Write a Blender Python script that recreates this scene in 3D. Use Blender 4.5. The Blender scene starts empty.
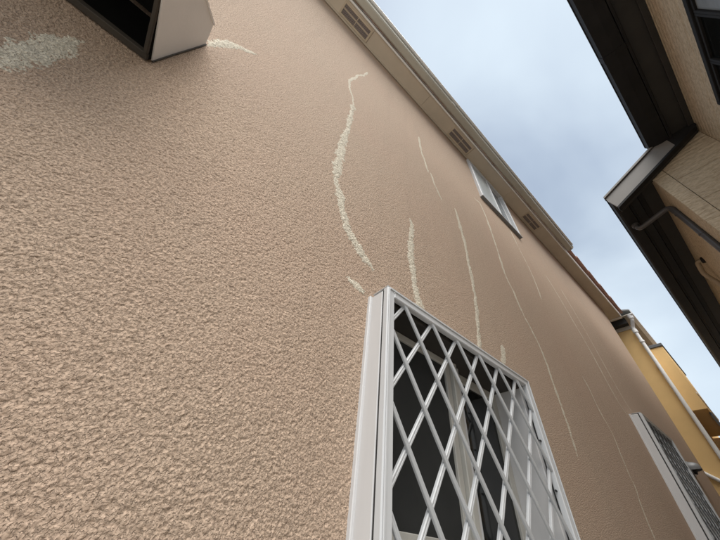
import bpy, math, random
import numpy as np
from mathutils import Matrix, Vector, Euler

random.seed(4)
rng = np.random.default_rng(7)
scene = bpy.context.scene
COL = scene.collection

# ------------------------------------------------------------------ camera
CAM_X, CAM_Z = 0.65, 1.5
R = Matrix(((0.64900015, 0.75521918, 0.09188468),
            (0.49283111, -0.5093475, 0.70546624),
            (0.57958287, -0.41256407, -0.70276211)))      # world axes seen from the camera
cam_data = bpy.data.cameras.new('camera')
cam_data.sensor_width = 36.0
cam_data.lens = 285.36 / 720 * 36.0
cam_data.clip_start = 0.02
cam_data.clip_end = 2000
cam = bpy.data.objects.new('camera', cam_data)
COL.objects.link(cam)
cam.matrix_world = Matrix.Translation((CAM_X, 0, CAM_Z)) @ R.transposed().to_4x4()
scene.camera = cam

# ------------------------------------------------------------------ sky and sun
SUN_ELEV, SUN_AZ = math.radians(62), math.radians(122)    # azimuth from +Y towards +X
world = bpy.data.worlds.new('World')
scene.world = world
world.use_nodes = True
nt = world.node_tree
nt.nodes.clear()
out = nt.nodes.new('ShaderNodeOutputWorld')
bg = nt.nodes.new('ShaderNodeBackground')
bg.inputs['Strength'].default_value = 0.082
sky = nt.nodes.new('ShaderNodeTexSky')
sky.sky_type = 'NISHITA'
sky.sun_disc = False
sky.sun_elevation = SUN_ELEV
sky.sun_rotation = SUN_AZ
sky.air_density = 1.0
sky.dust_density = 2.0
sky.ozone_density = 1.2
tc = nt.nodes.new('ShaderNodeTexCoord')
mp = nt.nodes.new('ShaderNodeMapping')
mp.inputs['Scale'].default_value = (1.0, 1.0, 1.9)
mp.inputs['Location'].default_value = (0.35, 1.3, 0.2)
n1 = nt.nodes.new('ShaderNodeTexNoise')
n1.inputs['Scale'].default_value = 1.5
n1.inputs['Detail'].default_value = 4.5
n1.inputs['Roughness'].default_value = 0.45
n1.inputs['Distortion'].default_value = 0.4
ramp = nt.nodes.new('ShaderNodeMapRange')
ramp.inputs['From Min'].default_value = 0.30
ramp.inputs['From Max'].default_value = 0.66
ramp.inputs['To Min'].default_value = 0.40
ramp.inputs['To Max'].default_value = 0.97
mix = nt.nodes.new('ShaderNodeMix')
mix.data_type = 'RGBA'
mix.inputs[7].default_value = (5.6, 6.45, 7.2, 1)
nt.links.new(tc.outputs['Generated'], mp.inputs['Vector'])
nt.links.new(mp.outputs[0], n1.inputs['Vector'])
nt.links.new(n1.outputs['Fac'], ramp.inputs['Value'])
nt.links.new(ramp.outputs[0], mix.inputs[0])
nt.links.new(sky.outputs[0], mix.inputs[6])
nt.links.new(mix.outputs[2], bg.inputs['Color'])
nt.links.new(bg.outputs[0], out.inputs['Surface'])

sd = bpy.data.lights.new('sun', 'SUN')
sd.energy = 3.4
sd.angle = math.radians(50)
sd.color = (1.0, 0.965, 0.915)
sun = bpy.data.objects.new('sun', sd)
COL.objects.link(sun)
sv = Vector((math.sin(SUN_AZ) * math.cos(SUN_ELEV), math.cos(SUN_AZ) * math.cos(SUN_ELEV), math.sin(SUN_ELEV)))
sun.rotation_euler = sv.to_track_quat('Z', 'Y').to_euler()
sun.location = (2, -6, 12)

scene.view_settings.view_transform = 'Standard'
scene.view_settings.look = 'None'
scene.view_settings.gamma = 1.0
scene.view_settings.use_curve_mapping = False
scene.view_settings.exposure = 0.78


# ------------------------------------------------------------------ materials
def mat(name, col, rough=0.6, var=0.0, vscale=3.0, bump=0.0, bscale=60.0, metal=0.0, stretch=(1, 1, 1),
        col2=None, spec=0.5, detail=5.0):
    m = bpy.data.materials.new(name)
    m.use_nodes = True
    t = m.node_tree
    p = t.nodes['Principled BSDF']
    p.inputs['Roughness'].default_value = rough
    p.inputs['Metallic'].default_value = metal
    p.inputs['Specular IOR Level'].default_value = spec
    c = t.nodes.new('ShaderNodeTexCoord')
    mpn = t.nodes.new('ShaderNodeMapping')
    mpn.inputs['Scale'].default_value = stretch
    t.links.new(c.outputs['Object'], mpn.inputs['Vector'])
    if var > 0 or col2:
        n = t.nodes.new('ShaderNodeTexNoise')
        n.inputs['Scale'].default_value = vscale
        n.inputs['Detail'].default_value = detail
        n.inputs['Roughness'].default_value = 0.6
        t.links.new(mpn.outputs[0], n.inputs['Vector'])
        r = t.nodes.new('ShaderNodeValToRGB')
        a = [x * (1 - var) for x in col]
        b = list(col2) if col2 else [min(1, x * (1 + var)) for x in col]
        r.color_ramp.elements[0].position = 0.32
        r.color_ramp.elements[1].position = 0.68
        r.color_ramp.elements[0].color = (*a, 1)
        r.color_ramp.elements[1].color = (*b, 1)
        t.links.new(n.outputs['Fac'], r.inputs[0])
        t.links.new(r.outputs[0], p.inputs['Base Color'])
    else:
        p.inputs['Base Color'].default_value = (*col, 1)
    if bump > 0:
        n = t.nodes.new('ShaderNodeTexNoise')
        n.inputs['Scale'].default_value = bscale
        n.inputs['Detail'].default_value = 4
        t.links.new(mpn.outputs[0], n.inputs['Vector'])
        b = t.nodes.new('ShaderNodeBump')
        b.inputs['Strength'].default_value = 1.0
        b.inputs['Distance'].default_value = bump
        t.links.new(n.outputs['Fac'], b.inputs['Height'])
        t.links.new(b.outputs[0], p.inputs['Normal'])
    return m


def stucco_mat(name, c_a, c_b, c_c, fine=0.0016):
    """spray-on render: two tones mottled at arm's length, a third in wide soft patches, fine grain as bump"""
    m = bpy.data.materials.new(name)
    m.use_nodes = True
    t = m.node_tree
    p = t.nodes['Principled BSDF']
    p.inputs['Roughness'].default_value = 0.88
    p.inputs['Specular IOR Level'].default_value = 0.3
    c = t.nodes.new('ShaderNodeTexCoord')

    def noise(scale, detail, rough=0.55, stretch=None):
        n = t.nodes.new('ShaderNodeTexNoise')
        n.inputs['Scale'].default_value = scale
        n.inputs['Detail'].default_value = detail
        n.inputs['Roughness'].default_value = rough
        if stretch:
            q = t.nodes.new('ShaderNodeMapping')
            q.inputs['Scale'].default_value = stretch
            t.links.new(c.outputs['Object'], q.inputs['Vector'])
            t.links.new(q.outputs[0], n.inputs['Vector'])
        else:
            t.links.new(c.outputs['Object'], n.inputs['Vector'])
        return n

    def rng_(src, a, b, lo=0.0, hi=1.0):
        r = t.nodes.new('ShaderNodeMapRange')
        r.inputs['From Min'].default_value = a
        r.inputs['From Max'].default_value = b
        r.inputs['To Min'].default_value = lo
        r.inputs['To Max'].default_value = hi
        t.links.new(src, r.inputs['Value'])
        return r.outputs[0]

    def mixc(fac, a, b):
        x = t.nodes.new('ShaderNodeMix')
        x.data_type = 'RGBA'
        t.links.new(fac, x.inputs[0])
        for s, v in ((6, a), (7, b)):
            if isinstance(v, tuple):
                x.inputs[s].default_value = (*v, 1)
            else:
                t.links.new(v, x.inputs[s])
        return x.outputs[2]
    speck = noise(150, 3, 0.6)
    patch = noise(1.6, 5, 0.6)
    streak = noise(2.6, 5, 0.6, (1, 3.2, 0.35))
    k = mixc(rng_(speck.outputs['Fac'], 0.30, 0.56), c_a, c_b)
    speck2 = noise(48, 4, 0.7)
    k = mixc(rng_(speck2.outputs['Fac'], 0.52, 0.68, 0.0, 0.25), k, tuple(x * 0.72 for x in c_a))
    k = mixc(rng_(patch.outputs['Fac'], 0.4, 0.68, 0.0, 0.40), k, c_c)
    dark = tuple(x * 0.62 for x in c_a)
    k = mixc(rng_(streak.outputs['Fac'], 0.52, 0.75, 0.0, 0.10), k, dark)
    t.links.new(k, p.inputs['Base Color'])
    wob = noise(110, 2, 0.5)
    mv = t.nodes.new('ShaderNodeVectorMath')
    mv.operation = 'MULTIPLY_ADD'
    mv.inputs[1].default_value = (0.007, 0.007, 0.007)
    t.links.new(wob.outputs['Color'], mv.inputs[0])
    t.links.new(c.outputs['Object'], mv.inputs[2])
    vor = t.nodes.new('ShaderNodeTexVoronoi')
    vor.feature = 'F1'
    vor.inputs['Scale'].default_value = 190
    t.links.new(mv.outputs[0], vor.inputs['Vector'])
    inv = t.nodes.new('ShaderNodeMath')
    inv.operation = 'MULTIPLY'
    inv.inputs[1].default_value = -0.40
    t.links.new(vor.outputs['Distance'], inv.inputs[0])
    g2 = noise(205, 3, 0.55)
    pit = t.nodes.new('ShaderNodeMapRange')
    pit.interpolation_type = 'SMOOTHSTEP'
    pit.inputs['From Min'].default_value = 0.34
    pit.inputs['From Max'].default_value = 0.53
    t.links.new(g2.outputs['Fac'], pit.inputs['Value'])
    add = t.nodes.new('ShaderNodeMath')
    add.operation = 'MULTIPLY_ADD'
    add.inputs[1].default_value = 0.55
    t.links.new(pit.outputs[0], add.inputs[0])
    t.links.new(inv.outputs[0], add.inputs[2])
    b = t.nodes.new('ShaderNodeBump')
    b.inputs['Distance'].default_value = fine
    b.inputs['Strength'].default_value = 1.0
    t.links.new(add.outputs[0], b.inputs['Height'])
    t.links.new(b.outputs[0], p.inputs['Normal'])
    return m


def siding_mat(name, ca, cb):
    """embossed siding: rows of short ridges with a rough split face"""
    m = bpy.data.materials.new(name)
    m.use_nodes = True
    t = m.node_tree
    p = t.nodes['Principled BSDF']
    p.inputs['Roughness'].default_value = 0.85
    c = t.nodes.new('ShaderNodeTexCoord')
    mp_ = t.nodes.new('ShaderNodeMapping')
    mp_.inputs['Scale'].default_value = (1, 1, 3.2)
    t.links.new(c.outputs['Object'], mp_.inputs['Vector'])
    n = t.nodes.new('ShaderNodeTexNoise')
    n.inputs['Scale'].default_value = 20
    n.inputs['Detail'].default_value = 6
    n.inputs['Roughness'].default_value = 0.65
    t.links.new(mp_.outputs[0], n.inputs['Vector'])
    w = t.nodes.new('ShaderNodeTexWave')
    w.bands_direction = 'Z'
    w.inputs['Scale'].default_value = 5.2
    w.inputs['Distortion'].default_value = 2.2
    w.inputs['Detail'].default_value = 3
    w.inputs['Detail Scale'].default_value = 3
    t.links.new(c.outputs['Object'], w.inputs['Vector'])
    r = t.nodes.new('ShaderNodeValToRGB')
    r.color_ramp.elements[0].position = 0.33
    r.color_ramp.elements[1].position = 0.62
    r.color_ramp.elements[0].color = (*ca, 1)
    r.color_ramp.elements[1].color = (*cb, 1)
    t.links.new(n.outputs['Fac'], r.inputs[0])
    t.links.new(r.outputs[0], p.inputs['Base Color'])
    ad = t.nodes.new('ShaderNodeMath')
    ad.operation = 'MULTIPLY_ADD'
    ad.inputs[1].default_value = 0.5
    t.links.new(w.outputs['Fac'], ad.inputs[0])
    t.links.new(n.outputs['Fac'], ad.inputs[2])
    b = t.nodes.new('ShaderNodeBump')
    b.inputs['Distance'].default_value = 0.009
    t.links.new(ad.outputs[0], b.inputs['Height'])
    t.links.new(b.outputs[0], p.inputs['Normal'])
    return m


M = dict(
    stucco=stucco_mat('tan_stucco', (0.31, 0.230, 0.169), (0.525, 0.397, 0.295), (0.485, 0.342, 0.253), 0.0040),
    filler=stucco_mat('cream_filler', (0.56, 0.50, 0.395), (0.71, 0.645, 0.52), (0.60, 0.54, 0.43), 0.0042),
    soffit=mat('soffit_board', (0.60, 0.52, 0.41), 0.75, 0.07, 2.5, 0.0006, 40),
    soffit_y=mat('pale_soffit', (0.44, 0.40, 0.33), 0.75, 0.07, 2.0),
    vent=mat('vent_frame', (0.56, 0.47, 0.35), 0.6, 0.08, 6),
    slat=mat('vent_slat', (0.36, 0.30, 0.275), 0.6, 0.1, 8),
    dark=mat('dark_void', (0.02, 0.018, 0.016), 0.9),
    fascia=mat('white_fascia', (0.82, 0.81, 0.78), 0.5, 0.05, 4),
    gutter=mat('grey_beige_gutter', (0.46, 0.44, 0.37), 0.45, 0.08, 3, stretch=(1, 0.3, 1)),
    gutter_lip=mat('gutter_lip', (0.80, 0.80, 0.78), 0.4, 0.05, 5),
    tile=mat('terracotta_tile', (0.42, 0.245, 0.19), 0.75, 0.2, 9, 0.002, 50),
    alu=mat('white_aluminium', (0.54, 0.55, 0.555), 0.42, 0.05, 7, stretch=(1, 1, 0.2)),
    alu_side=mat('reflect_tinted_aluminium', (0.58, 0.575, 0.57), 0.5, 0.06, 7, stretch=(1, 1, 0.2)),  # warm tint of reflected light put into the frame colour
    alu_in=mat('sash_aluminium', (0.45, 0.44, 0.40), 0.5, 0.08, 7),
    bar_shaded=mat('shaded_grille_bar', (0.46, 0.47, 0.475), 0.45, 0.06, 7),  # darker than the grille frame: bevel shading put into the bar colour
    bar_grey=mat('grey_grille_bar', (0.20, 0.205, 0.21), 0.45, 0.1, 7),
    head_shade=mat('shaded_window_head', (0.035, 0.03, 0.024), 0.7, 0.15, 6),  # shade under the window head painted in as a dark colour
    gap_shade_and_rivet=mat('black_gap_shade_and_rivet', (0.025, 0.025, 0.025), 0.7),
    hoodw=mat('hood_paint', (0.76, 0.75, 0.725), 0.5, 0.03, 5, 0.0003, 90),
    hood_shade=mat('hood_inside_shade', (0.005, 0.005, 0.0045), 0.9, 0.2, 8, spec=0.1),  # near black: the hood's deep inner shade is in the colour
    hoodlip=mat('hood_brown_lip', (0.04, 0.032, 0.023), 0.8, 0.18, 12),
    screen=mat('insect_screen', (0.034, 0.035, 0.034), 0.9, 0.12, 4, spec=0.12),
    glass=mat('dark_glass', (0.006, 0.007, 0.007), 0.06, 0.2, 3, spec=0.4),
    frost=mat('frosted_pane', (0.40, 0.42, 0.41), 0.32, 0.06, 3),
    frost_shaded=mat('frosted_pane_shaded', (0.20, 0.22, 0.23), 0.25, 0.15, 3, stretch=(1, 1, 3)),  # darker copy of the frosted pane, shade put into its colour
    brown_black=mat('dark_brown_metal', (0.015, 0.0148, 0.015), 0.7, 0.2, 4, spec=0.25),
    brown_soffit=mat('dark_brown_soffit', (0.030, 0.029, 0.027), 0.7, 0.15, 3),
    verge=mat('taupe_verge_metal', (0.20, 0.185, 0.165), 0.6, 0.06, 3),
    siding=siding_mat('tan_siding', (0.41, 0.325, 0.22), (0.63, 0.53, 0.385)),
    pipe=mat('dark_grey_pipe', (0.075, 0.072, 0.072), 0.4, 0.12, 6),
    pipe_tan=mat('tan_conduit', (0.36, 0.29, 0.20), 0.5, 0.1, 6),
    thin_tube=mat('white_tube', (0.8, 0.8, 0.78), 0.5, 0.03, 6),
    yellow=mat('ochre_render', (0.76, 0.515, 0.225), 0.85, 0.08, 1.2, 0.0015, 160),
    cream=mat('cream_render', (0.72, 0.56, 0.35), 0.85, 0.07, 2, 0.0015, 160),
    white=mat('white_pvc', (0.72, 0.72, 0.70), 0.4, 0.05, 6),
    coping=mat('slate_coping', (0.10, 0.105, 0.11), 0.5, 0.12, 5),
    capgrey=mat('grey_vent_cap', (0.22, 0.225, 0.225), 0.4, 0.12, 9),
    roof=mat('roof_slates', (0.16, 0.10, 0.08), 0.8, 0.2, 4, 0.004, 12),
    ground=mat('concrete_ground', (0.38, 0.365, 0.34), 0.9, 0.2, 1.5, 0.003, 50),
    inner=mat('plain_block', (0.3, 0.27, 0.24), 0.9, 0.05, 2),
)


# ------------------------------------------------------------------ mesh helpers
class MB:
    def __init__(s):
        s.v, s.f = [], []

    def add(s, vs, fs):
        k = len(s.v)
        s.v += [tuple(map(float, q)) for q in vs]
        s.f += [tuple(i + k for i in q) for q in fs]
        return s

    def box(s, x0, x1, y0, y1, z0, z1, b=0.0):
        if b <= 0:
            s.add([(x0, y0, z0), (x1, y0, z0), (x1, y1, z0), (x0, y1, z0), (x0, y0, z1), (x1, y0, z1), (x1, y1, z1), (x0, y1, z1)],
                  [(0, 3, 2, 1), (4, 5, 6, 7), (0, 1, 5, 4), (1, 2, 6, 5), (2, 3, 7, 6), (3, 0, 4, 7)])
            return s
        # chamfered box
        vs, idx = [], {}
        for ix, x in enumerate((x0, x1)):
            for iy, y in enumerate((y0, y1)):
                for iz, z in enumerate((z0, z1)):
                    dx, dy, dz = b * (1 - 2 * ix), b * (1 - 2 * iy), b * (1 - 2 * iz)
                    for a, q in (('x', (x, y + dy, z + dz)), ('y', (x + dx, y, z + dz)), ('z', (x + dx, y + dy, z))):
                        idx[(ix, iy, iz, a)] = len(vs)
                        vs.append(q)
        g = lambda *k: idx[k]
        fs = []
        for i in (0, 1):
            fs.append((g(i, 0, 0, 'x'), g(i, 1, 0, 'x'), g(i, 1, 1, 'x'), g(i, 0, 1, 'x')))
            fs.append((g(0, i, 0, 'y'), g(1, i, 0, 'y'), g(1, i, 1, 'y'), g(0, i, 1, 'y')))
            fs.append((g(0, 0, i, 'z'), g(1, 0, i, 'z'), g(1, 1, i, 'z'), g(0, 1, i, 'z')))
        for i in (0, 1):
            for j in (0, 1):
                fs.append((g(i, j, 0, 'x'), g(i, j, 1, 'x'), g(i, j, 1, 'y'), g(i, j, 0, 'y')))
                fs.append((g(i, 0, j, 'x'), g(i, 1, j, 'x'), g(i, 1, j, 'z'), g(i, 0, j, 'z')))
                fs.append((g(0, i, j, 'y'), g(1, i, j, 'y'), g(1, i, j, 'z'), g(0, i, j, 'z')))
                for k in (0, 1):
                    fs.append((g(i, j, k, 'x'), g(i, j, k, 'y'), g(i, j, k, 'z')))
        s.add(vs, fs)
        return s

    def prism_y(s, prof, y0, y1):
        """closed XZ profile extruded along Y"""
        n = len(prof)
        s.add([(x, y0, z) for x, z in prof] + [(x, y1, z) for x, z in prof],
              [tuple(range(n)), tuple(range(2 * n - 1, n - 1, -1))] +
              [(i, n + i, n + (i + 1) % n, (i + 1) % n) for i in range(n)])
        return s

    def tube(s, path, rad, n=10, caps=True):
        P = [Vector(p) for p in path]
        rr = rad if isinstance(rad, (list, tuple)) else [rad] * len(P)
        T = []
        for i in range(len(P)):
            a = P[max(i - 1, 0)]
            b = P[min(i + 1, len(P) - 1)]
            T.append((b - a).normalized())
        u = T[0].orthogonal().normalized()
        vs = []
        for i, p in enumerate(P):
            u = (u - T[i] * u.dot(T[i])).normalized()
            w = T[i].cross(u)
            for k in range(n):
                a = 2 * math.pi * k / n
                vs.append(p + (u * math.cos(a) + w * math.sin(a)) * rr[i])
        fs = []
        for i in range(len(P) - 1):
            for k in range(n):
                fs.append((i * n + k, i * n + (k + 1) % n, (i + 1) * n + (k + 1) % n, (i + 1) * n + k))
        if caps:
            fs.append(tuple(range(n - 1, -1, -1)))
            fs.append(tuple(range((len(P) - 1) * n, len(P) * n)))
        s.add(vs, fs)
        return s

    def build(s, name, m, parent=None, smooth=False):
        me = bpy.data.meshes.new(name)
        me.from_pydata(s.v, [], s.f)
        me.validate()
        import bmesh
        bm = bmesh.new()
        bm.from_mesh(me)
        bmesh.ops.recalc_face_normals(bm, faces=bm.faces)
        bm.to_mesh(me)
        bm.free()
        return link(name, me, m, parent, smooth)


def world_origin(parent):
    r = parent
    while r.parent:
        r = r.parent
    return r


def link(name, me, m, parent=None, smooth=False):
    if m is not None and not me.materials:
        me.materials.append(M[m])
    if smooth:
        me.polygons.foreach_set('use_smooth', [True] * len(me.polygons))
        try:
            me.set_sharp_from_angle(angle=math.radians(40))
        except Exception:
            pass
    o = bpy.data.objects.new(name, me)
    COL.objects.link(o)
    if parent is not None:
        o.parent = parent
        if parent.type == 'EMPTY' and parent.parent is None:
            o.matrix_parent_inverse = Matrix.Translation(-parent.location)
    return o


def empty(name, loc=(0, 0, 0), parent=None):
    o = bpy.data.objects.new(name, None)
    o.empty_display_size = 0.3
    COL.objects.link(o)
    if parent is not None:
        o.parent = parent
        o.matrix_parent_inverse = Matrix.Translation(-parent.location)
    else:
        o.location = loc
    return o


def tag(o, label=None, cat=None, group=None, kind=None):
    if label:
        o['label'] = label
    if cat:
        o['category'] = cat
    if group:
        o['group'] = group
    if kind:
        o['kind'] = kind
    return o


def bx(name, m, parent, *a, b=0.0):
    return MB().box(*a, b=b).build(name, m, parent)


def part(name, parent):
    """an empty for a part that has pieces of its own; it sits at the thing's design origin"""
    o = bpy.data.objects.new(name, None)
    o.empty_display_size = 0.2
    COL.objects.link(o)
    o.parent = parent
    o.matrix_parent_inverse = Matrix.Translation(-parent.location)
    return o


# ------------------------------------------------------------------ ground
g = MB().add([(-400, -400, 0), (400, -400, 0), (400, 400, 0), (-400, 400, 0)], [(0, 1, 2, 3)]).build('ground', 'ground')
tag(g, 'grey concrete ground of the alley', None, None, 'structure')

# ================================================================== the tan stucco house
EAVE = 6.03
Y_END = 7.55
house = empty('stucco_house', (-3.0, 2.3, 0))
tag(house, 'tan rough-stucco house with cream crack repairs, filling the left of the picture', 'house')


def vnoise(Y, Z, cell, seed):
    """smooth lattice noise, -1..1"""
    r = np.random.default_rng(seed)
    T = r.random((512, 512)).astype(np.float32) * 2 - 1
    gy, gz = Y / cell + 700, Z / cell + 700
    iy, iz = np.floor(gy).astype(np.int64), np.floor(gz).astype(np.int64)
    fy, fz = (gy - iy).astype(np.float32), (gz - iz).astype(np.float32)
    fy = fy * fy * (3 - 2 * fy)
    fz = fz * fz * (3 - 2 * fz)
    a = T[iy % 512, iz % 512]
    b = T[(iy + 1) % 512, iz % 512]
    c = T[iy % 512, (iz + 1) % 512]
    d = T[(iy + 1) % 512, (iz + 1) % 512]
    return (a * (1 - fy) + b * fy) * (1 - fz) + (c * (1 - fy) + d * fy) * fz


def stucco_height(Y, Z):
    """sprayed plateaus broken by short sharp pits"""
    wy = Y + 0.0030 * vnoise(Y, Z, 0.016, 1)
    wz = Z + 0.0030 * vnoise(Y, Z, 0.016, 2)

    def layer(ang, cell, seed, sy=1.0):
        c_, s_ = math.cos(ang), math.sin(ang)
        return vnoise((wy * c_ - wz * s_) * sy, wy * s_ + wz * c_, cell, seed)
    n = 0.66 * layer(0.55, 0.0046, 3, 0.8) + 0.50 * layer(1.25, 0.0056, 4) + 0.30 * layer(0.2, 0.0042, 5)
    t = np.clip((n + 0.50) / 0.55, 0, 1)
    h = 0.0015 * (t * t * (3 - 2 * t) - 0.8)
    t2 = np.clip((layer(0.9, 0.0085, 9) - 0.40) / 0.5, 0, 1)
    h += 0.0007 * t2 * t2
    h += 0.0005 * vnoise(Y, Z, 0.07, 6)
    return h


def graded(a, b, d0, growth, start):
    out_, x = [a], a
    while x < b - 1e-6:
        x = min(b, x + d0 + max(0.0, x - start) * growth)
        out_.append(x)
    return out_


ys = np.array(list(np.arange(-3.0, -0.99, 0.05)) + graded(-0.95, Y_END, 0.0021, 0.0062, 0.45))
zs = np.array(list(np.arange(0.0, 1.37, 0.05)) + graded(1.375, EAVE + 0.02, 0.0021, 0.0044, 2.15))
YY, ZZ = np.meshgrid(ys, zs, indexing='ij')
HH = stucco_height(YY, ZZ)
sp = np.maximum(np.gradient(ys)[:, None], np.gradient(zs)[None, :])
HH *= np.clip((0.0105 - sp) / 0.0065, 0.10, 1.0)             # where the mesh is coarser the fine grain is left to the bump


def wall_h(y, z):
    i = np.clip(np.searchsorted(ys, y) - 1, 0, len(ys) - 2)
    j = np.clip(np.searchsorted(zs, z) - 1, 0, len(zs) - 2)
    u = (y - ys[i]) / (ys[i + 1] - ys[i])
    v = (z - zs[j]) / (zs[j + 1] - zs[j])
    return (HH[i, j] * (1 - u) + HH[i + 1, j] * u) * (1 - v) + (HH[i, j + 1] * (1 - u) + HH[i + 1, j + 1] * u) * v


WIN1 = (0.52, 1.485, 1.43, 2.18)
WIN2 = (4.13, 5.16, 1.60, 2.79)
WIN3 = (2.18, 3.13, 4.85, 5.93)
WINS = (WIN1, WIN2, WIN3)


def fast_mesh(name, co, quads):
    me = bpy.data.meshes.new(name)
    me.vertices.add(len(co))
    me.vertices.foreach_set('co', np.ascontiguousarray(co, dtype=np.float32).ravel())
    nq = len(quads)
    me.loops.add(nq * 4)
    me.loops.foreach_set('vertex_index', np.ascontiguousarray(quads, dtype=np.int32).ravel())
    me.polygons.add(nq)
    me.polygons.foreach_set('loop_start', np.arange(0, nq * 4, 4, dtype=np.int32))
    me.polygons.foreach_set('loop_total', np.full(nq, 4, dtype=np.int32))
    me.polygons.foreach_set('use_smooth', np.ones(nq, dtype=bool))
    me.update(calc_edges=True)
    return me


# facade with a softly rounded far corner: extra columns turn the sheet into the end wall
ncol = len(ys)
turn = [(-0.004, 0.010), (-0.014, 0.018), (-0.03, 0.022), (-0.12, 0.022), (-6.0, 0.022)]
Xg = np.concatenate([HH] + [np.full((1, len(zs)), t[0]) + HH[-1:] * 0.5 for t in turn], 0)
Yg = np.concatenate([YY] + [np.full((1, len(zs)), Y_END + t[1]) for t in turn], 0)
Zg = np.concatenate([ZZ] + [ZZ[-1:]] * len(turn), 0)
nr, nc = Xg.shape
ids = np.arange(nr * nc).reshape(nr, nc)
q = np.stack([ids[:-1, :-1], ids[1:, :-1], ids[1:, 1:], ids[:-1, 1:]], -1)
cy = (Yg[:-1, :-1] + Yg[1:, 1:]) / 2
cz = (Zg[:-1, :-1] + Zg[1:, 1:]) / 2
keep = np.ones(cy.shape, bool)
for (a, b, c, d) in WINS:
    hole = (cy > a + 0.012) & (cy < b - 0.012) & (cz > c + 0.012) & (cz < d - 0.012)
    hole[ncol - 1:, :] = False
    keep &= ~hole
wall = link('wall', fast_mesh('wall', np.stack([Xg, Yg, Zg], -1).reshape(-1, 3), q[keep]), 'stucco', house)
bx('wall_core', 'dark', house, -5.9, -0.25, -2.98, Y_END - 0.03, 0.0, EAVE)

# ---- cream crack-filler lines, trowelled over the stucco
CRACKS = [
    # (points (y, z), half width, lift)
    ([(.24, 5.02), (.215, 4.86), (.20, 4.74), (.165, 4.62), (.135, 4.40), (.115, 4.26), (.13, 4.10), (.19, 3.95), (.215, 3.80)], .011, .0016),
    ([(.212, 3.84), (.22, 3.66), (.23, 3.40), (.23, 3.13), (.24, 2.94), (.25, 2.78), (.29, 2.67), (.33, 2.55), (.39, 2.45), (.45, 2.39), (.535, 2.335)], .024, .0026),
    ([(.395, 2.215), (.45, 2.20), (.51, 2.185)], .018, .0022),
    ([(.79, 2.96), (.785, 2.75), (.775, 2.60), (.79, 2.45), (.815, 2.32), (.82, 2.22)], .023, .0024),
    ([(1.0, 4.68), (1.0, 4.34), (1.04, 4.13), (1.065, 3.95)], .015, .0022),
    ([(1.10, 4.0), (1.15, 3.78), (1.21, 3.64)], .015, .0022),
    ([(1.40, 3.74), (1.41, 3.54), (1.415, 3.33), (1.40, 3.05), (1.37, 2.72), (1.32, 2.50), (1.27, 2.28)], .020, .0024),
    ([(1.57, 2.46), (1.53, 2.38), (1.48, 2.28)], .024, .0012),
    ([(1.93, 4.55), (2.0, 4.56), (2.07, 4.57), (2.10, 4.40), (2.10, 4.17), (2.065, 3.67), (2.04, 3.36), (2.085, 3.18), (2.10, 2.99), (2.17, 2.83), (2.205, 2.69), (2.185, 2.46), (2.165, 2.26), (2.11, 1.98)], .016, .0021),
    ([(2.84, 4.80), (2.87, 4.38), (2.91, 3.99), (2.83, 3.55)], .012, .0016),
    ([(3.56, 4.42), (3.67, 4.22), (3.80, 3.76), (3.88, 3.43), (3.90, 3.10), (3.93, 2.87), (4.05, 2.74)], .012, .0017),
    ([(4.08, 4.50), (4.19, 4.09), (4.24, 3.62), (4.26, 3.27), (4.30, 3.0), (4.38, 2.86)], .011, .0013),
    ([(3.0, 2.80), (3.04, 2.68), (3.04, 2.50), (3.09, 2.35), (3.03, 2.10), (3.02, 2.0), (2.96, 1.90), (2.90, 1.70)], .010, .0011),
    ([(-.585, 2.12), (-.585, 2.21), (-.58, 2.28), (-.587, 2.37), (-.58, 2.45)], .031, .0030),
    ([(-.475, 2.95), (-.46, 3.06), (-.445, 3.14), (-.405, 3.20), (-.35, 3.27)], .021, .0026),
]


def catmull(pts, step):
    P = [np.array(p, float) for p in pts]
    P = [2 * P[0] - P[1]] + P + [2 * P[-1] - P[-2]]
    o = []
    for i in range(1, len(P) - 2):
        n = max(2, int(np.linalg.norm(P[i + 1] - P[i]) / step))
        for k in range(n):
            t = k / n
            o.append(0.5 * (2 * P[i] + (P[i + 1] - P[i - 1]) * t + (2 * P[i - 1] - 5 * P[i] + 4 * P[i + 1] - P[i + 2]) * t * t +
                            (3 * P[i] - P[i - 1] - 3 * P[i + 1] + P[i + 2]) * t ** 3))
    o.append(P[-2])
    return np.array(o)


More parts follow.
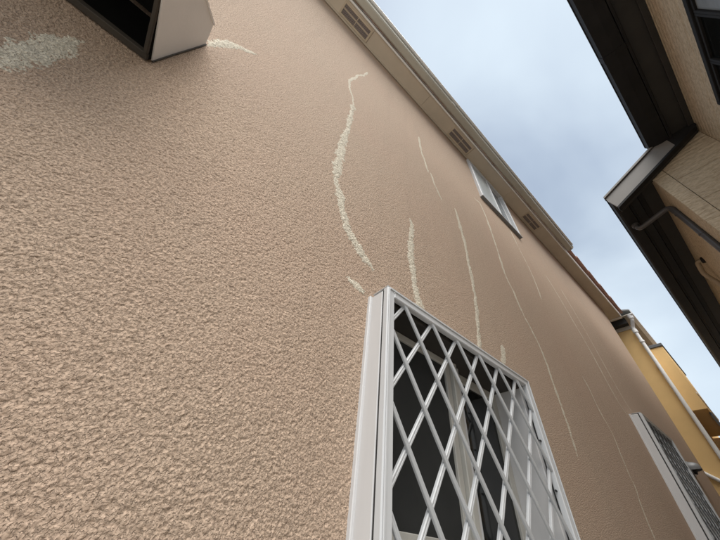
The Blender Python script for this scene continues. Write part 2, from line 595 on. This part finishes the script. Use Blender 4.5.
def filler_line(pts, hw, lift, seed):
    far = np.mean([p[0] for p in pts])
    step = 0.004 if far < 1.6 else 0.008
    c = catmull(pts, step)
    n = len(c)
    s = np.arange(n) * step
    wob = 0.006 * vnoise(s, s * 0 + seed, 0.06, 20 + seed)
    tg = np.gradient(c, axis=0)
    tg /= np.linalg.norm(tg, axis=1)[:, None] + 1e-9
    nm = np.stack([-tg[:, 1], tg[:, 0]], 1)
    m = 17
    w = np.linspace(-1.5, 1.5, m)
    width = hw * (1 + 0.30 * vnoise(s, s * 0, 0.07, 40 + seed) + 0.2 * vnoise(s, s * 0, 0.02, 60 + seed))
    endf = np.clip(np.minimum(s, s[-1] - s) / 0.05, 0.0, 1)
    width = width * (0.45 + 0.55 * endf)
    P = c[:, None, :] + nm[:, None, :] * ((w[None, :] * width[:, None]) + wob[:, None])[..., None]
    y, z = P[..., 0], P[..., 1]
    prof = 1.1 - 1.3 * np.abs(w[None, :]) ** 2.0
    lumps = 0.95 * vnoise(y, z, 0.0055, 80 + seed) + 0.5 * vnoise(y, z, 0.025, 81 + seed) + (0.7 if far > 1.9 else 0.0) * vnoise(y, z, 0.12, 82 + seed)
    x = wall_h(y, z) + lift * 0.75 * (prof + lumps - 1.1 * (1 - endf[:, None]))
    x = np.maximum(x, wall_h(y, z) - 0.006)
    co = np.stack([x, y, z], -1).reshape(-1, 3)
    i2 = np.arange(n * m).reshape(n, m)
    qq = np.stack([i2[:-1, :-1], i2[:-1, 1:], i2[1:, 1:], i2[1:, :-1]], -1).reshape(-1, 4)
    o = link('crack_filler', fast_mesh('crack_filler', co, qq), 'filler', wall)
    return o


for k, (pts, hw, lift) in enumerate(CRACKS):
    filler_line(pts, hw, lift, k)


# ---- windows
def frame_ring(name, m, parent, y0, y1, z0, z1, t, x0, x1, b=0.002, head=None):
    """four members butted round an opening; outer size y0..y1, z0..z1"""
    for i, a in enumerate(((y0, y0 + t, z0, z1), (y1 - t, y1, z0, z1), (y0 + t, y1 - t, z1 - t, z1), (y0 + t, y1 - t, z0, z0 + t))):
        bx(name, head if (head and i == 2) else m, parent, x0, x1, a[0], a[1], a[2], a[3], b=b)


def lattice_window(y0, y1, z0, z1, phase, bar='alu'):
    w = part('window', house)
    # flange against the stucco, then the window box, then a dark shadow gap
    frame_ring('flange', 'alu_side', w, y0 - 0.004, y1 + 0.004, z0 - 0.004, z1 + 0.004, 0.03, -0.06, 0.013)
    frame_ring('frame', 'alu_side', w, y0 + 0.003, y1 - 0.003, z0 + 0.003, z1 - 0.003, 0.042, -0.09, 0.070, head='head_shade')
    # inner box, sashes
    a, b, c, d = y0 + 0.045, y1 - 0.045, z0 + 0.045, z1 - 0.045
    mid = a + (b - a) * 0.52
    for (s0, s1, x, mm, nm_) in ((a, mid, -0.052, 'screen', 'insect_screen'), (mid - 0.055, b, -0.085, 'glass', 'pane')):
        frame_ring('sash', 'alu_in', w, s0 + 0.001, s1 - 0.001, c + 0.001, d - 0.001, 0.04 if mm == 'glass' else 0.028, x, x + 0.026)
        bx(nm_, mm, w, x + 0.010, x + 0.016, s0 + 0.028, s1 - 0.028, c + 0.028, d - 0.028)
    bx('sash_rail', 'alu_in', w, -0.050, -0.018, a + 0.031, mid - 0.031, c + 0.031, c + 0.075, b=0.002)
    bx('meeting_stile', 'alu_in', w, -0.054, -0.012, mid + 0.003, mid + 0.035, c + 0.002, d - 0.002, b=0.003)
    bx('meeting_stile', 'alu', w, -0.05, -0.03, mid + 0.05, mid + 0.075, c + 0.002, d - 0.002, b=0.003)
    gset = part('security_grille', house)
    X0, X1 = 0.079, 0.102
    t = 0.034
    frame_ring('grille_frame', 'alu', gset, y0, y1, z0, z1, t, X0, X1, b=0.003)
    # raised lip round the frame front and a groove along the head
    frame_ring('frame_lip', 'alu', gset, y0 + 0.004, y1 - 0.004, z0 + 0.004, z1 - 0.004, 0.006, X1 + 0.0004, X1 + 0.004, b=0.001)
    frame_ring('gap_shade_ring', 'gap_shade_and_rivet', gset, y0 + 0.006, y1 - 0.006, z0 + 0.006, z1 - 0.006, 0.014, 0.0704, 0.0786, b=0)
    bx('drip_cap', 'alu', gset, 0.02, X1 - 0.004, y0 + 0.003, y1 - 0.003, z1 + 0.0045, z1 + 0.008, b=0.001)
    ya, yb, za, zb = y0 + t, y1 - t, z0 + t, z1 - t
    slope, pitch, hw = 1.48, 0.152, 0.0068
    for sgn, xa, xb in ((-1, 0.0905, 0.0985), (1, 0.0805, 0.0895)):
        k = -14
        while k < 26:
            # line y = yc + sgn*(z - zb)/slope
            yc = ya + phase + k * pitch
            k += 1
            f = lambda z: yc + sgn * (z - zb) / slope
            lo, hi = za, zb
            if sgn > 0:
                lo = max(lo, zb + (ya - yc) * slope)
                hi = min(hi, zb + (yb - yc) * slope)
            else:
                lo = max(lo, zb - (yb - yc) * slope)
                hi = min(hi, zb - (ya - yc) * slope)
            if hi - lo < 0.03:
                continue
            p0, p1 = (f(lo), lo), (f(hi), hi)
            L = math.hypot(p1[0] - p0[0], p1[1] - p0[1])
            ty, tz = (p1[0] - p0[0]) / L, (p1[1] - p0[1]) / L
            e = 0.004
            p0 = (p0[0] - ty * e, p0[1] - tz * e)
            p1 = (p1[0] + ty * e, p1[1] + tz * e)
            ny, nz = -tz, ty
            c = 0.0022
            prof = [(-hw, xa), (hw, xa), (hw, xb - c), (hw - c, xb), (0.0016, xb), (0.0, xb - 0.0012), (-0.0016, xb), (-hw + c, xb), (-hw, xb - c)]
            n = len(prof)
            vs = [(x, p[0] + ny * o_, p[1] + nz * o_) for p in (p0, p1) for o_, x in prof]
            MB().add(vs, [tuple(range(n)), tuple(range(2 * n - 1, n - 1, -1))] +
                     [(i, n + i, n + (i + 1) % n, (i + 1) % n) for i in range(n)]).build('lattice_bar', bar, gset)
    # rivets on the far jamb
    for zz in np.linspace(z0 + 0.14, z1 - 0.1, 4):
        MB().tube([(0.088, y1 - t - 0.001, zz), (0.088, y1 - t - 0.008, zz)], 0.004, 8).build('rivet', 'gap_shade_and_rivet', gset)
    return w, gset


w1, g1_ = lattice_window(*WIN1, 0.062, 'bar_shaded')
tag(w1, 'lower window seen through the nearest diamond grille')
tag(g1_, 'pale grey diamond lattice grille nearest to the viewer')
w2, g2_ = lattice_window(*WIN2, 0.03, 'bar_grey')
tag(w2, 'lower window farther along the wall')
tag(g2_, 'grey lattice grille farther along the wall')

# upper window
y0, y1, z0, z1 = WIN3
w3 = tag(part('window', house), 'small upper window close under the eave')
frame_ring('frame', 'alu', w3, y0, y1, z0, z1, 0.04, -0.07, 0.032, b=0.003)
mid = (y0 + y1) / 2
for s0, s1, x, mm in ((y0 + 0.046, mid + 0.03, -0.004, 'frost'), (mid - 0.028, y1 - 0.046, -0.036, 'frost_shaded')):
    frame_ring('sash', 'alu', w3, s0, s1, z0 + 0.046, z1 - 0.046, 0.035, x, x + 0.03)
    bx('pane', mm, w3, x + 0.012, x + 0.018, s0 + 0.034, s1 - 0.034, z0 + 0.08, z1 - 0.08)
bx('sill', 'alu_side', w3, 0.0, 0.040, y0 - 0.012, y1 + 0.012, z0 - 0.013, z0 - 0.001, b=0.003)
bx('sill_underside', 'bar_grey', w3, 0.006, 0.036, y0 - 0.006, y1 + 0.006, z0 - 0.018, z0 - 0.0135)

# ---- vent hood near the viewer
hood = tag(part('vent_hood', house), 'pale grey box vent hood with shade-black open underside at top left')
ha, hb = -1.22, -0.477
prof = [(0.004, 2.578), (0.004, 2.948), (0.082, 2.958), (0.345, 2.60), (0.345, 2.535)]


def sheet_side(y_a, y_b):
    return MB().prism_y(prof, y_a, y_b)


sheet_side(hb - 0.004, hb).build('side_panel', 'hoodw', hood)
sheet_side(ha, ha + 0.004).build('side_panel', 'hoodw', hood)
for (p, r_, nm_) in ((prof[1], prof[2], 'top_flange'), (prof[2], prof[3], 'sloping_cover'), (prof[3], prof[4], 'front_panel')):
    d = Vector((r_[0] - p[0], 0, r_[1] - p[1])).normalized()
    n = Vector((d.z, 0, -d.x)) * 0.004
    MB().prism_y([p, r_, (r_[0] + n.x * 0.9, r_[1] + n.z * 0.9), (p[0] + n.x * 0.9, p[1] + n.z * 0.9)], ha + 0.0045, hb - 0.0045).build(nm_, 'hoodw', hood)
# turned flange of the side panel: the dark seam beside the sloping cover
MB().prism_y([(0.088, 2.962), (0.353, 2.602), (0.348, 2.598), (0.084, 2.955)], hb - 0.012, hb + 0.004).build('edge_flange', 'hoodw', hood)
# black pieces painting in the shade inside the hood, and its brown lips
bx('shade_lining', 'hood_shade', hood, 0.006, 0.29, hb - 0.0085, hb - 0.0048, 2.562, 2.66)
bx('shade_lining', 'hood_shade', hood, 0.006, 0.17, hb - 0.0085, hb - 0.0048, 2.6605, 2.80)
bx('shade_lining', 'hood_shade', hood, 0.331, 0.3405, ha + 0.01, hb - 0.01, 2.5715, 2.596)
inn = [(0.022, 2.60), (0.022, 2.935), (0.08, 2.94), (0.288, 2.66), (0.288, 2.60)]
MB().prism_y([(0.0245, 2.80), (0.0245, 2.93), (0.0780, 2.937), (0.178, 2.80)], ha + 0.02, hb - 0.022).build('shade_box', 'hood_shade', hood)
MB().prism_y([(0.150, 2.822), (0.316, 2.598), (0.331, 2.610), (0.171, 2.828)], ha + 0.01, hb - 0.01).build('shade_lining', 'hood_shade', hood)
bx('lip', 'hoodlip', hood, 0.0045, 0.026, ha + 0.005, hb - 0.005, 2.553, 2.575, b=0.002)
bx('lip', 'hoodlip', hood, 0.0045, 0.012, ha + 0.005, hb - 0.005, 2.5765, 2.59)
bx('shade_lining', 'hood_shade', hood, 0.0045, 0.010, ha + 0.005, hb - 0.009, 2.5905, 2.80)
bx('lip', 'hoodlip', hood, 0.027, 0.327, hb - 0.017, hb - 0.005, 2.548, 2.56, b=0.002)
bx('lip', 'hoodlip', hood, 0.027, 0.327, ha + 0.005, ha + 0.017, 2.548, 2.56, b=0.002)
bx('lip', 'hoodlip', hood, 0.329, 0.339, ha + 0.006, hb - 0.006, 2.55, 2.57, b=0.002)

MB().tube([(0.004, hb + 0.002, 2.575), (0.005, hb + 0.002, 2.70), (0.004, hb + 0.002, 2.82), (0.004, hb + 0.002, 2.95)], 0.0025, 6).build('sealant_bead', 'hoodlip', hood, True)

# ---- eave: soffit boards, vents, fascia, gutter, tiles
SX = 0.195
Y_ROOF = 8.02
cuts = [-3.05, -2.0, -0.96, 0.085, 1.127, 2.172, 3.22, 4.268, 5.31, 6.36, 7.42, Y_ROOF - 0.02]
vents = {2: (-0.355, 0.078), 4: (1.69, 2.165), 6: (3.79, 4.261)}
vx0, vx1 = 0.026, 0.170
for i in range(len(cuts) - 1):
    a, b = cuts[i] + 0.0015, cuts[i + 1] - 0.0015
    if i in vents:
        v0, v1 = vents[i]
        m_ = MB().box(-0.3, SX - 0.003, a, v0 + 0.012, EAVE, EAVE + 0.012)
        m_.box(-0.3, vx0 + 0.012, v0 + 0.0125, v1 - 0.0125, EAVE, EAVE + 0.012)
        m_.box(vx1 - 0.012, SX - 0.003, v0 + 0.0125, v1 - 0.0125, EAVE, EAVE + 0.012)
        m_.box(-0.3, SX - 0.003, v1 - 0.012, b, EAVE, EAVE + 0.012)
        m_.build('soffit_board', 'soffit', house)
        vt = part('soffit_vent', house)
        bx('vent_frame', 'vent', vt, vx0, vx1, v0, v0 + 0.024, EAVE - 0.007, EAVE - 0.0005, b=0.0015)
        bx('vent_frame', 'vent', vt, vx0, vx1, v1 - 0.024, v1, EAVE - 0.007, EAVE - 0.0005, b=0.0015)
        bx('vent_frame', 'vent', vt, vx0, vx0 + 0.022, v0 + 0.0245, v1 - 0.0245, EAVE - 0.007, EAVE - 0.0005, b=0.0015)
        bx('vent_frame', 'vent', vt, vx1 - 0.022, vx1, v0 + 0.0245, v1 - 0.0245, EAVE - 0.007, EAVE - 0.0005, b=0.0015)
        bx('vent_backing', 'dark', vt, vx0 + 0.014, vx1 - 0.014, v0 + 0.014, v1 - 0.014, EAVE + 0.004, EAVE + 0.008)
        ns = 8
        for k in range(ns):
            xx = vx0 + 0.024 + (vx1 - vx0 - 0.048) * (k + 0.5) / ns
            wd = 0.0032 if k != 4 else 0.0062
            bx('slat', 'slat' if k != 4 else 'vent', vt, xx - wd, xx + wd, v0 + 0.025, v1 - 0.025, EAVE - 0.005, EAVE + 0.001)
        mm = (v0 + v1) / 2
        bx('slat', 'vent', vt, vx0 + 0.0225, vx1 - 0.0225, mm - 0.004, mm + 0.004, EAVE - 0.0062, EAVE - 0.0052)
    else:
        bx('soffit_board', 'soffit', house, -0.3, SX - 0.003, a, b, EAVE, EAVE + 0.012)
# trim where the soffit meets the stucco
bx('wall_trim', 'soffit', house, 0.006, 0.022, -3.0, Y_END + 0.02, EAVE - 0.022, EAVE - 0.001)
bx('fascia', 'fascia', house, SX, SX + 0.02, -3.05, Y_ROOF, EAVE - 0.018, EAVE + 0.16, b=0.002)
bx('fascia', 'fascia', house, -3.0, SX - 0.001, Y_ROOF - 0.0195, Y_ROOF + 0.004, EAVE - 0.018, EAVE + 0.16)

GY1 = 5.14
gp = [(0.232, EAVE + 0.055), (0.240, EAVE + 0.004), (0.252, EAVE - 0.004), (0.312, EAVE + 0.000), (0.326, EAVE + 0.012), (0.338, EAVE + 0.085),
      (0.346, EAVE + 0.088), (0.346, EAVE + 0.098), (0.334, EAVE + 0.098), (0.321, EAVE + 0.02), (0.31, EAVE + 0.008), (0.254, EAVE + 0.004), (0.246, EAVE + 0.010), (0.238, EAVE + 0.098), (0.230, EAVE + 0.098)]
gut = MB().prism_y(gp, -3.1, GY1).build('gutter', 'gutter', house)
bx('gutter_lip', 'gutter_lip', gut, 0.3465, 0.370, -3.1, GY1 + 0.004, EAVE + 0.080, EAVE + 0.104, b=0.002)
bx('gutter_lip', 'gutter_lip', gut, 0.3405, 0.3445, -3.1, GY1 + 0.002, EAVE + 0.072, EAVE + 0.0785)
# rounded end cap
MB().tube([(0.29, GY1 + 0.001, EAVE + 0.05), (0.29, GY1 + 0.012, EAVE + 0.05)], 0.064, 18).build('end_cap', 'gutter', gut, True)
for yb in (1.42, 3.55):
    MB().prism_y([(x + (0.004 if x > 0.29 else -0.003), z - 0.003) for x, z in gp[:6]] + [(0.330, EAVE + 0.085), (0.318, EAVE + 0.014), (0.25, EAVE + 0.006), (0.24, EAVE + 0.05)], yb, yb + 0.07).build('gutter_sleeve', 'gutter', gut)

roof = part('roof', house)
# roof slab rising away from the alley
sl = 0.42
MB().prism_y([(0.22, EAVE + 0.165), (0.235, EAVE + 0.185), (-3.0, EAVE + 0.185 + 3.235 * sl), (-3.0, EAVE + 0.05 + 3.22 * sl)], -3.1, Y_ROOF + 0.02).build('roof_deck', 'roof', roof)
y = -3.1
k = 0
while y < Y_ROOF:
    yy = min(y + 0.58, Y_ROOF + 0.05)
    t0, t1 = 0.0, 0.022                       # each tile laps a little over its neighbour
    x_e = 0.272 + random.uniform(-0.004, 0.004)
    zb = EAVE + 0.118
    th = 0.040
    L = 0.42
    vs = []
    for (yv, dz, dx) in ((y + 0.002, t1, 0.012), (yy - 0.002 + 0.03, t0, 0.0)):
        vs += [(x_e + dx, yv, zb + dz), (x_e + dx, yv, zb + th + dz), (x_e - L, yv, zb + th + dz + (L) * sl), (x_e - L, yv, zb + dz + L * sl)]
    MB().add(vs, [(0, 1, 2, 3), (7, 6, 5, 4), (0, 4, 5, 1), (1, 5, 6, 2), (2, 6, 7, 3), (3, 7, 4, 0)]).build('tile', 'tile', roof)
    y = yy
    k += 1

# ---- small round vent cap on the far end of the wall
cap = part('vent_cap', house)
cy_, cz_ = 6.22, 2.70
MB().tube([(0.0, cy_, cz_), (0.012, cy_, cz_)], 0.085, 20).build('flange', 'capgrey', cap, True)
vs, fs = [], []
nu, nv = 14, 8
for i in range(nv + 1):
    e = math.pi / 2 * i / nv
    for j in range(nu + 1):
        a = -0.25 + (math.pi + 0.5) * j / nu
        rr = 0.078
        vs.append((0.0125 + 0.10 * math.sin(e), cy_ + rr * math.cos(a) * max(0.05, math.cos(e) ** 0.6), cz_ + rr * math.sin(a) * max(0.05, math.cos(e) ** 0.6)))
for i in range(nv):
    for j in range(nu):
        a = i * (nu + 1) + j
        fs.append((a, a + 1, a + nu + 2, a + nu + 1))
mb = MB().add(vs, fs)
mb.build('cowl', 'capgrey', cap, True)
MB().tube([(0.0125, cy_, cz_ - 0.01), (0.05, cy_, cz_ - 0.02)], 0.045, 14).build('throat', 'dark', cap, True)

# ================================================================== the house across the alley
opp = empty('siding_house', (1.65, 4.2, 0))
opp.rotation_euler = (0, 0, math.radians(-0.6))
tag(opp, 'tan siding house with dark brown eaves on the right across the alley', 'house')
NX, BX, BY = 2.32, 1.62, 4.12         # near wall, bay wall, start of the bay
NY0 = 0.1
bx('wall_core', 'dark', opp, NX + 0.03, 9.0, NY0 + 0.02, 16, 0, 6.2)
bx('wall_core', 'dark', opp, BX + 0.03, NX + 0.02, BY + 0.03, 16, 0, 5.68)
bh = 0.455
WY0, WY1, WZ0, WZ1 = 0.95, 3.35, 4.20, 5.36


def boards(x0, x1, y0, y1, z_top, z_bot, joint, m, hole=None):
    z = joint
    while z < z_top:
        z += bh
    while z > z_bot:
        hi, lo = min(z, z_top), max(z - bh, z_bot)
        z -= bh
        if hi - lo < 0.02:
            continue
        segs = [(y0, y1, lo, hi)]
        if hole:
            a, b, c, d = hole
            if lo < d and hi > c:
                segs = [(y0, a, lo, hi), (b, y1, lo, hi)]
                if hi > d + 0.01:
                    segs.append((a + 0.0015, b - 0.0015, d, hi))
                if lo < c - 0.01:
                    segs.append((a + 0.0015, b - 0.0015, lo, c))
        for s in segs:
            if s[1] - s[0] > 0.01:
                bx('siding_board', m, opp, x0, x1, s[0], s[1], s[2] + 0.003, s[3] - 0.003, b=0.003)


boards(NX, NX + 0.028, NY0, BY - 0.002, 6.06, 0.0, 5.53, 'siding', (WY0, WY1, WZ0, WZ1))
# bay: end face, vertical corner boards, long face
boards(BX, BX + 0.028, BY + 0.105, 15.9, 5.80, 0.0, 5.38, 'siding')
z = 5.95
BZ = []
# end face follows the sloping verge: boards cut to the rake
rake = lambda x: 5.60 + (x - BX) * 0.545
z = 5.38 + bh * 2
while z > 0.0:
    lo, hi = max(z - bh, 0.0), z
    z -= bh
    xa, xb = BX + 0.150, NX - 0.001
    za, zb_ = min(hi, rake(xa)), min(hi, rake(xb))
    if zb_ <= lo:
        continue
    if za < lo:
        xa = BX + (lo - 5.60) / 0.545
        za = lo + 0.001
    xm = BX + (hi - 5.60) / 0.545
    pr = [(xa, lo + 0.003), (xb, lo + 0.003), (xb, zb_ - 0.003)]
    if xa < xm < xb:
        pr.append((xm, hi - 0.003))
    pr.append((xa, max(za - 0.003, lo + 0.004)))
    MB().prism_y(pr, BY, BY + 0.028).build('siding_board', 'siding', opp)
MB().prism_y([(BX - 0.002, 0), (BX + 0.142, 0), (BX + 0.142, rake(BX + 0.142)), (BX - 0.002, rake(BX))], BY - 0.003, BY + 0.026).build('corner_board', 'siding', opp)
z = 5.60
while z > 0:
    bx('corner_board', 'siding', opp, BX - 0.003, BX + 0.024, BY + 0.0275, BY + 0.101, max(0, z - 0.9) + 0.003, z - 0.003, b=0.002)
    z -= 0.9

# near eave
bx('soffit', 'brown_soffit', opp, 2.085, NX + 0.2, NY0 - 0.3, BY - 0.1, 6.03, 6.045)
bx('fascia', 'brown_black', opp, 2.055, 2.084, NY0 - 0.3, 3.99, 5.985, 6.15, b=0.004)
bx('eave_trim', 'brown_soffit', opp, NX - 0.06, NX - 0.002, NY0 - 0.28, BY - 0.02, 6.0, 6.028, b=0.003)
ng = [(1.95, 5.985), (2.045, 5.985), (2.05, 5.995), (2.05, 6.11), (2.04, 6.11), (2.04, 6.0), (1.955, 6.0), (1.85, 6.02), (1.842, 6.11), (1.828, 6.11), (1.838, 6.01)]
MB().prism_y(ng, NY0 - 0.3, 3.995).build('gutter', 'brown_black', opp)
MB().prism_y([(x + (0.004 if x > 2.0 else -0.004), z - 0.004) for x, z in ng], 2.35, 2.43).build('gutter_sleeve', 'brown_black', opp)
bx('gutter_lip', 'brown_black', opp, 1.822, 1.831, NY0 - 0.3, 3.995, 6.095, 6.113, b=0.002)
# roofs: the near slope and the bay's lower continuation
rs = 0.545
MB().prism_y([(1.90, 6.14), (1.90, 6.19), (6.5, 6.19 + 4.6 * rs), (6.5, 6.14 + 4.6 * rs)], NY0 - 0.3, 16).build('roof', 'roof', opp)
MB().prism_y([(1.10, 5.63), (1.10, 5.66), (1.92, 5.66 + 0.82 * rs), (1.92, 5.63 + 0.82 * rs)], 4.03, 16).build('roof', 'roof', opp)

# bay verge (its end fascia) and eave
VY = 3.97
v = part('verge_fascia', opp)
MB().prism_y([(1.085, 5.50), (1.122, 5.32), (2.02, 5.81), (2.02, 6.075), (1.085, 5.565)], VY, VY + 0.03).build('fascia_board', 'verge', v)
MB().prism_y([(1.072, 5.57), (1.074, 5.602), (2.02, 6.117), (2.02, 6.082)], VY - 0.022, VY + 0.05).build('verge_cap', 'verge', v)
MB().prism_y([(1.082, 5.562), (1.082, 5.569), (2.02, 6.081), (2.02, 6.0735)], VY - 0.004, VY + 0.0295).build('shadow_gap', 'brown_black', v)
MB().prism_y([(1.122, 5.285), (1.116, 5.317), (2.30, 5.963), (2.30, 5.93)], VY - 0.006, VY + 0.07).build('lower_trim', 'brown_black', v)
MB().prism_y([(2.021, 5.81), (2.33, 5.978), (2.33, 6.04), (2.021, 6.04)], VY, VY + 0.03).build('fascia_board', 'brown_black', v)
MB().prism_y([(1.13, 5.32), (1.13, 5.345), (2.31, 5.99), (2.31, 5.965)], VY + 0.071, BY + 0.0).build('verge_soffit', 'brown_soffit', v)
# long eave of the bay
MB().prism_y([(1.10, 5.46), (1.12, 5.44), (1.235, 5.44), (1.245, 5.46), (1.245, 5.57), (1.232, 5.57), (1.232, 5.46), (1.13, 5.455), (1.115, 5.475), (1.10, 5.585), (1.085, 5.585)],
             VY + 0.051, 16).build('gutter', 'brown_black', opp)
bx('gutter_lip', 'brown_black', opp, 1.078, 1.087, VY + 0.052, 16, 5.567, 5.588, b=0.002)
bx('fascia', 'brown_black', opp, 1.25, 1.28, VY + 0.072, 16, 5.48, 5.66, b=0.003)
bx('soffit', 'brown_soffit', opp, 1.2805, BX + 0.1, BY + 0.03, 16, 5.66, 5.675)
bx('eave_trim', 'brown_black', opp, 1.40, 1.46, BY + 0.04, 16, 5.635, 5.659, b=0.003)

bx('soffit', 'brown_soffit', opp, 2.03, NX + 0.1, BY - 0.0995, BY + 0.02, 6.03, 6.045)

# dark window in the near wall
ow = tag(part('window', opp), 'dark framed window at the top right edge')
frame_ring('frame', 'brown_black', ow, WY0 + 0.002, WY1 - 0.002, WZ0 + 0.002, WZ1 - 0.002, 0.055, NX - 0.03, NX + 0.06, b=0.004)
for a, b, mm in ((WY0 + 0.058, 1.52, 'frost_shaded'), (1.52, 2.21, 'frost_shaded'), (2.21, 2.755, 'glass'), (2.755, WY1 - 0.058, 'glass')):
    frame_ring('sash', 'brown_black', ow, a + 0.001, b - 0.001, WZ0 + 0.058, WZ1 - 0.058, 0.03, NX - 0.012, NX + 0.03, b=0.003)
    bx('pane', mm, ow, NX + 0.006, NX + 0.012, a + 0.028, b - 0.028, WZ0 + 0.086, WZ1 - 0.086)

# downpipes on the bay


def fillet(pts, r, n=5):
    P = [Vector(p) for p in pts]
    o = [P[0]]
    for i in range(1, len(P) - 1):
        a, b, c = P[i - 1], P[i], P[i + 1]
        d1 = (a - b)
        d2 = (c - b)
        k = min(r, d1.length * 0.45, d2.length * 0.45)
        s, e = b + d1.normalized() * k, b + d2.normalized() * k
        for j in range(n + 1):
            t = j / n
            o.append(s * (1 - t) ** 2 + b * 2 * t * (1 - t) + e * t * t)
    o.append(P[-1])
    return o


dp = part('downpipe', opp)
py = 4.50
MB().tube(fillet([(1.185, py + 0.12, 5.44), (1.19, py + 0.12, 5.33), (1.585, py, 5.36), (1.588, py, 5.1), (1.588, py, 0.0)], 0.07), 0.034, 12).build('pipe', 'pipe', dp, True)
for zz in (5.18, 4.74, 4.1, 3.2, 2.2, 1.2):
    MB().tube([(1.588, py, zz - 0.012), (1.588, py, zz + 0.012)], 0.039, 12).build('bracket', 'pipe', dp, True)
MB().tube([(1.185, py + 0.12, 5.46), (1.185, py + 0.12, 5.39)], [0.05, 0.042], 12).build('outlet', 'pipe', dp, True)
MB().tube([(1.588, py, 5.235), (1.588, py, 5.29)], 0.039, 12).build('collar', 'pipe', dp, True)
MB().tube([(1.622, 4.80, 5.02), (1.622, 4.80, 2.0), (1.622, 4.8, 0.1)], 0.011, 8).build('thin_tube', 'thin_tube', opp, True)  # thin white tube running down beside the downpipe
cd = tag(part('conduit', opp), 'tan pipe bent out from under the dark eave')
MB().tube(fillet([(1.66, 5.86, 5.26), (1.55, 5.88, 5.30), (1.52, 6.05, 5.16), (1.58, 6.12, 4.95), (1.60, 6.12, 4.0), (1.60, 6.12, 0.2)], 0.06), 0.032, 10).build('pipe', 'pipe_tan', cd, True)
MB().tube([(1.643, 5.86, 5.265), (1.60, 5.87, 5.28)], [0.055, 0.05], 12).build('bracket', 'brown_black', cd, True)

# ================================================================== the ochre house behind
FY = 8.35
yh = empty('ochre_house', (-2.0, 10.5, 0))
tag(yh, 'ochre yellow rendered house with white downpipe beyond the stucco wall', 'house')
bx('wall', 'yellow', yh, -6.0, 0.225, FY, 13.5, 0.0, 6.08)
bx('frieze_and_shade', 'soffit_y', yh, -6.0, 0.228, FY - 0.02, FY - 0.002, 5.85, 5.94)
bx('frieze_and_shade', 'brown_soffit', yh, -6.0, 0.229, FY - 0.15, FY - 0.001, 5.945, 6.09)  # dark box painted in for the shadowed recess under the eave
bx('eave_soffit', 'soffit_y', yh, -6.0, 0.39, FY - 0.22, 14.0, 6.095, 6.11)
bx('soffit_edge', 'soffit', yh, -6.0, 0.20, FY - 0.215, FY - 0.195, 6.06, 6.094)
MB().prism_y([(0.34, 6.08), (0.40, 6.08), (0.415, 6.09), (0.42, 6.19), (0.405, 6.19), (0.40, 6.105), (0.345, 6.10)], FY - 0.23, 14.0).build('gutter', 'white', yh)
MB().prism_y([(0.40, 6.20), (0.40, 6.23), (-4, 6.23 + 4.4 * 0.4), (-4, 6.20 + 4.4 * 0.4)], FY - 0.20, 14.0).build('roof', 'capgrey', yh)
dp = part('downpipe', yh)
hp = FY - 0.07
MB().tube(fillet([(0.345, FY - 0.17, 6.09), (0.345, FY - 0.17, 5.98), (0.255, hp, 5.83), (0.255, hp, 5.6), (0.255, hp, 0.0)], 0.06), 0.035, 12).build('pipe', 'white', dp, True)
MB().tube([(0.345, FY - 0.17, 6.10), (0.345, FY - 0.17, 6.0)], [0.06, 0.045], 12).build('outlet', 'white', dp, True)
MB().tube([(0.255, hp, 5.70), (0.255, hp, 5.78)], 0.049, 12).build('collar', 'white', dp, True)
MB().tube([(0.255, hp, 5.45), (0.255, hp, 5.49)], 0.047, 12).build('collar', 'white', dp, True)
for zz in (4.9, 3.9, 2.9, 1.9):
    bx('bracket', 'white', dp, 0.222, 0.29, hp + 0.02, FY - 0.001, zz, zz + 0.03)
# balcony box over the alley
bal = part('balcony', yh)
bx('parapet', 'yellow', bal, 0.226, 0.500, FY + 0.08, 10.25, 4.02, 5.33, b=0.006)
bx('coping', 'coping', bal, 0.226, 0.520, FY + 0.06, 10.27, 5.331, 5.40, b=0.008)
bx('drip_edge', 'white', bal, 0.5005, 0.512, FY + 0.085, 10.25, 4.30, 4.33)
bx('floor_trim', 'coping', bal, 0.470, 0.512, FY + 0.30, 10.25, 3.97, 4.019)
bx('porch', 'cream', yh, 0.226, 0.46, 10.3, 13.0, 0.0, 4.0)
MB().tube(fillet([(-0.25, FY - 0.03, 3.19), (0.30, FY - 0.03, 2.70), (0.30, FY - 0.03, 2.4)], 0.05), 0.03, 10).build('drain_pipe', 'white', yh, True)
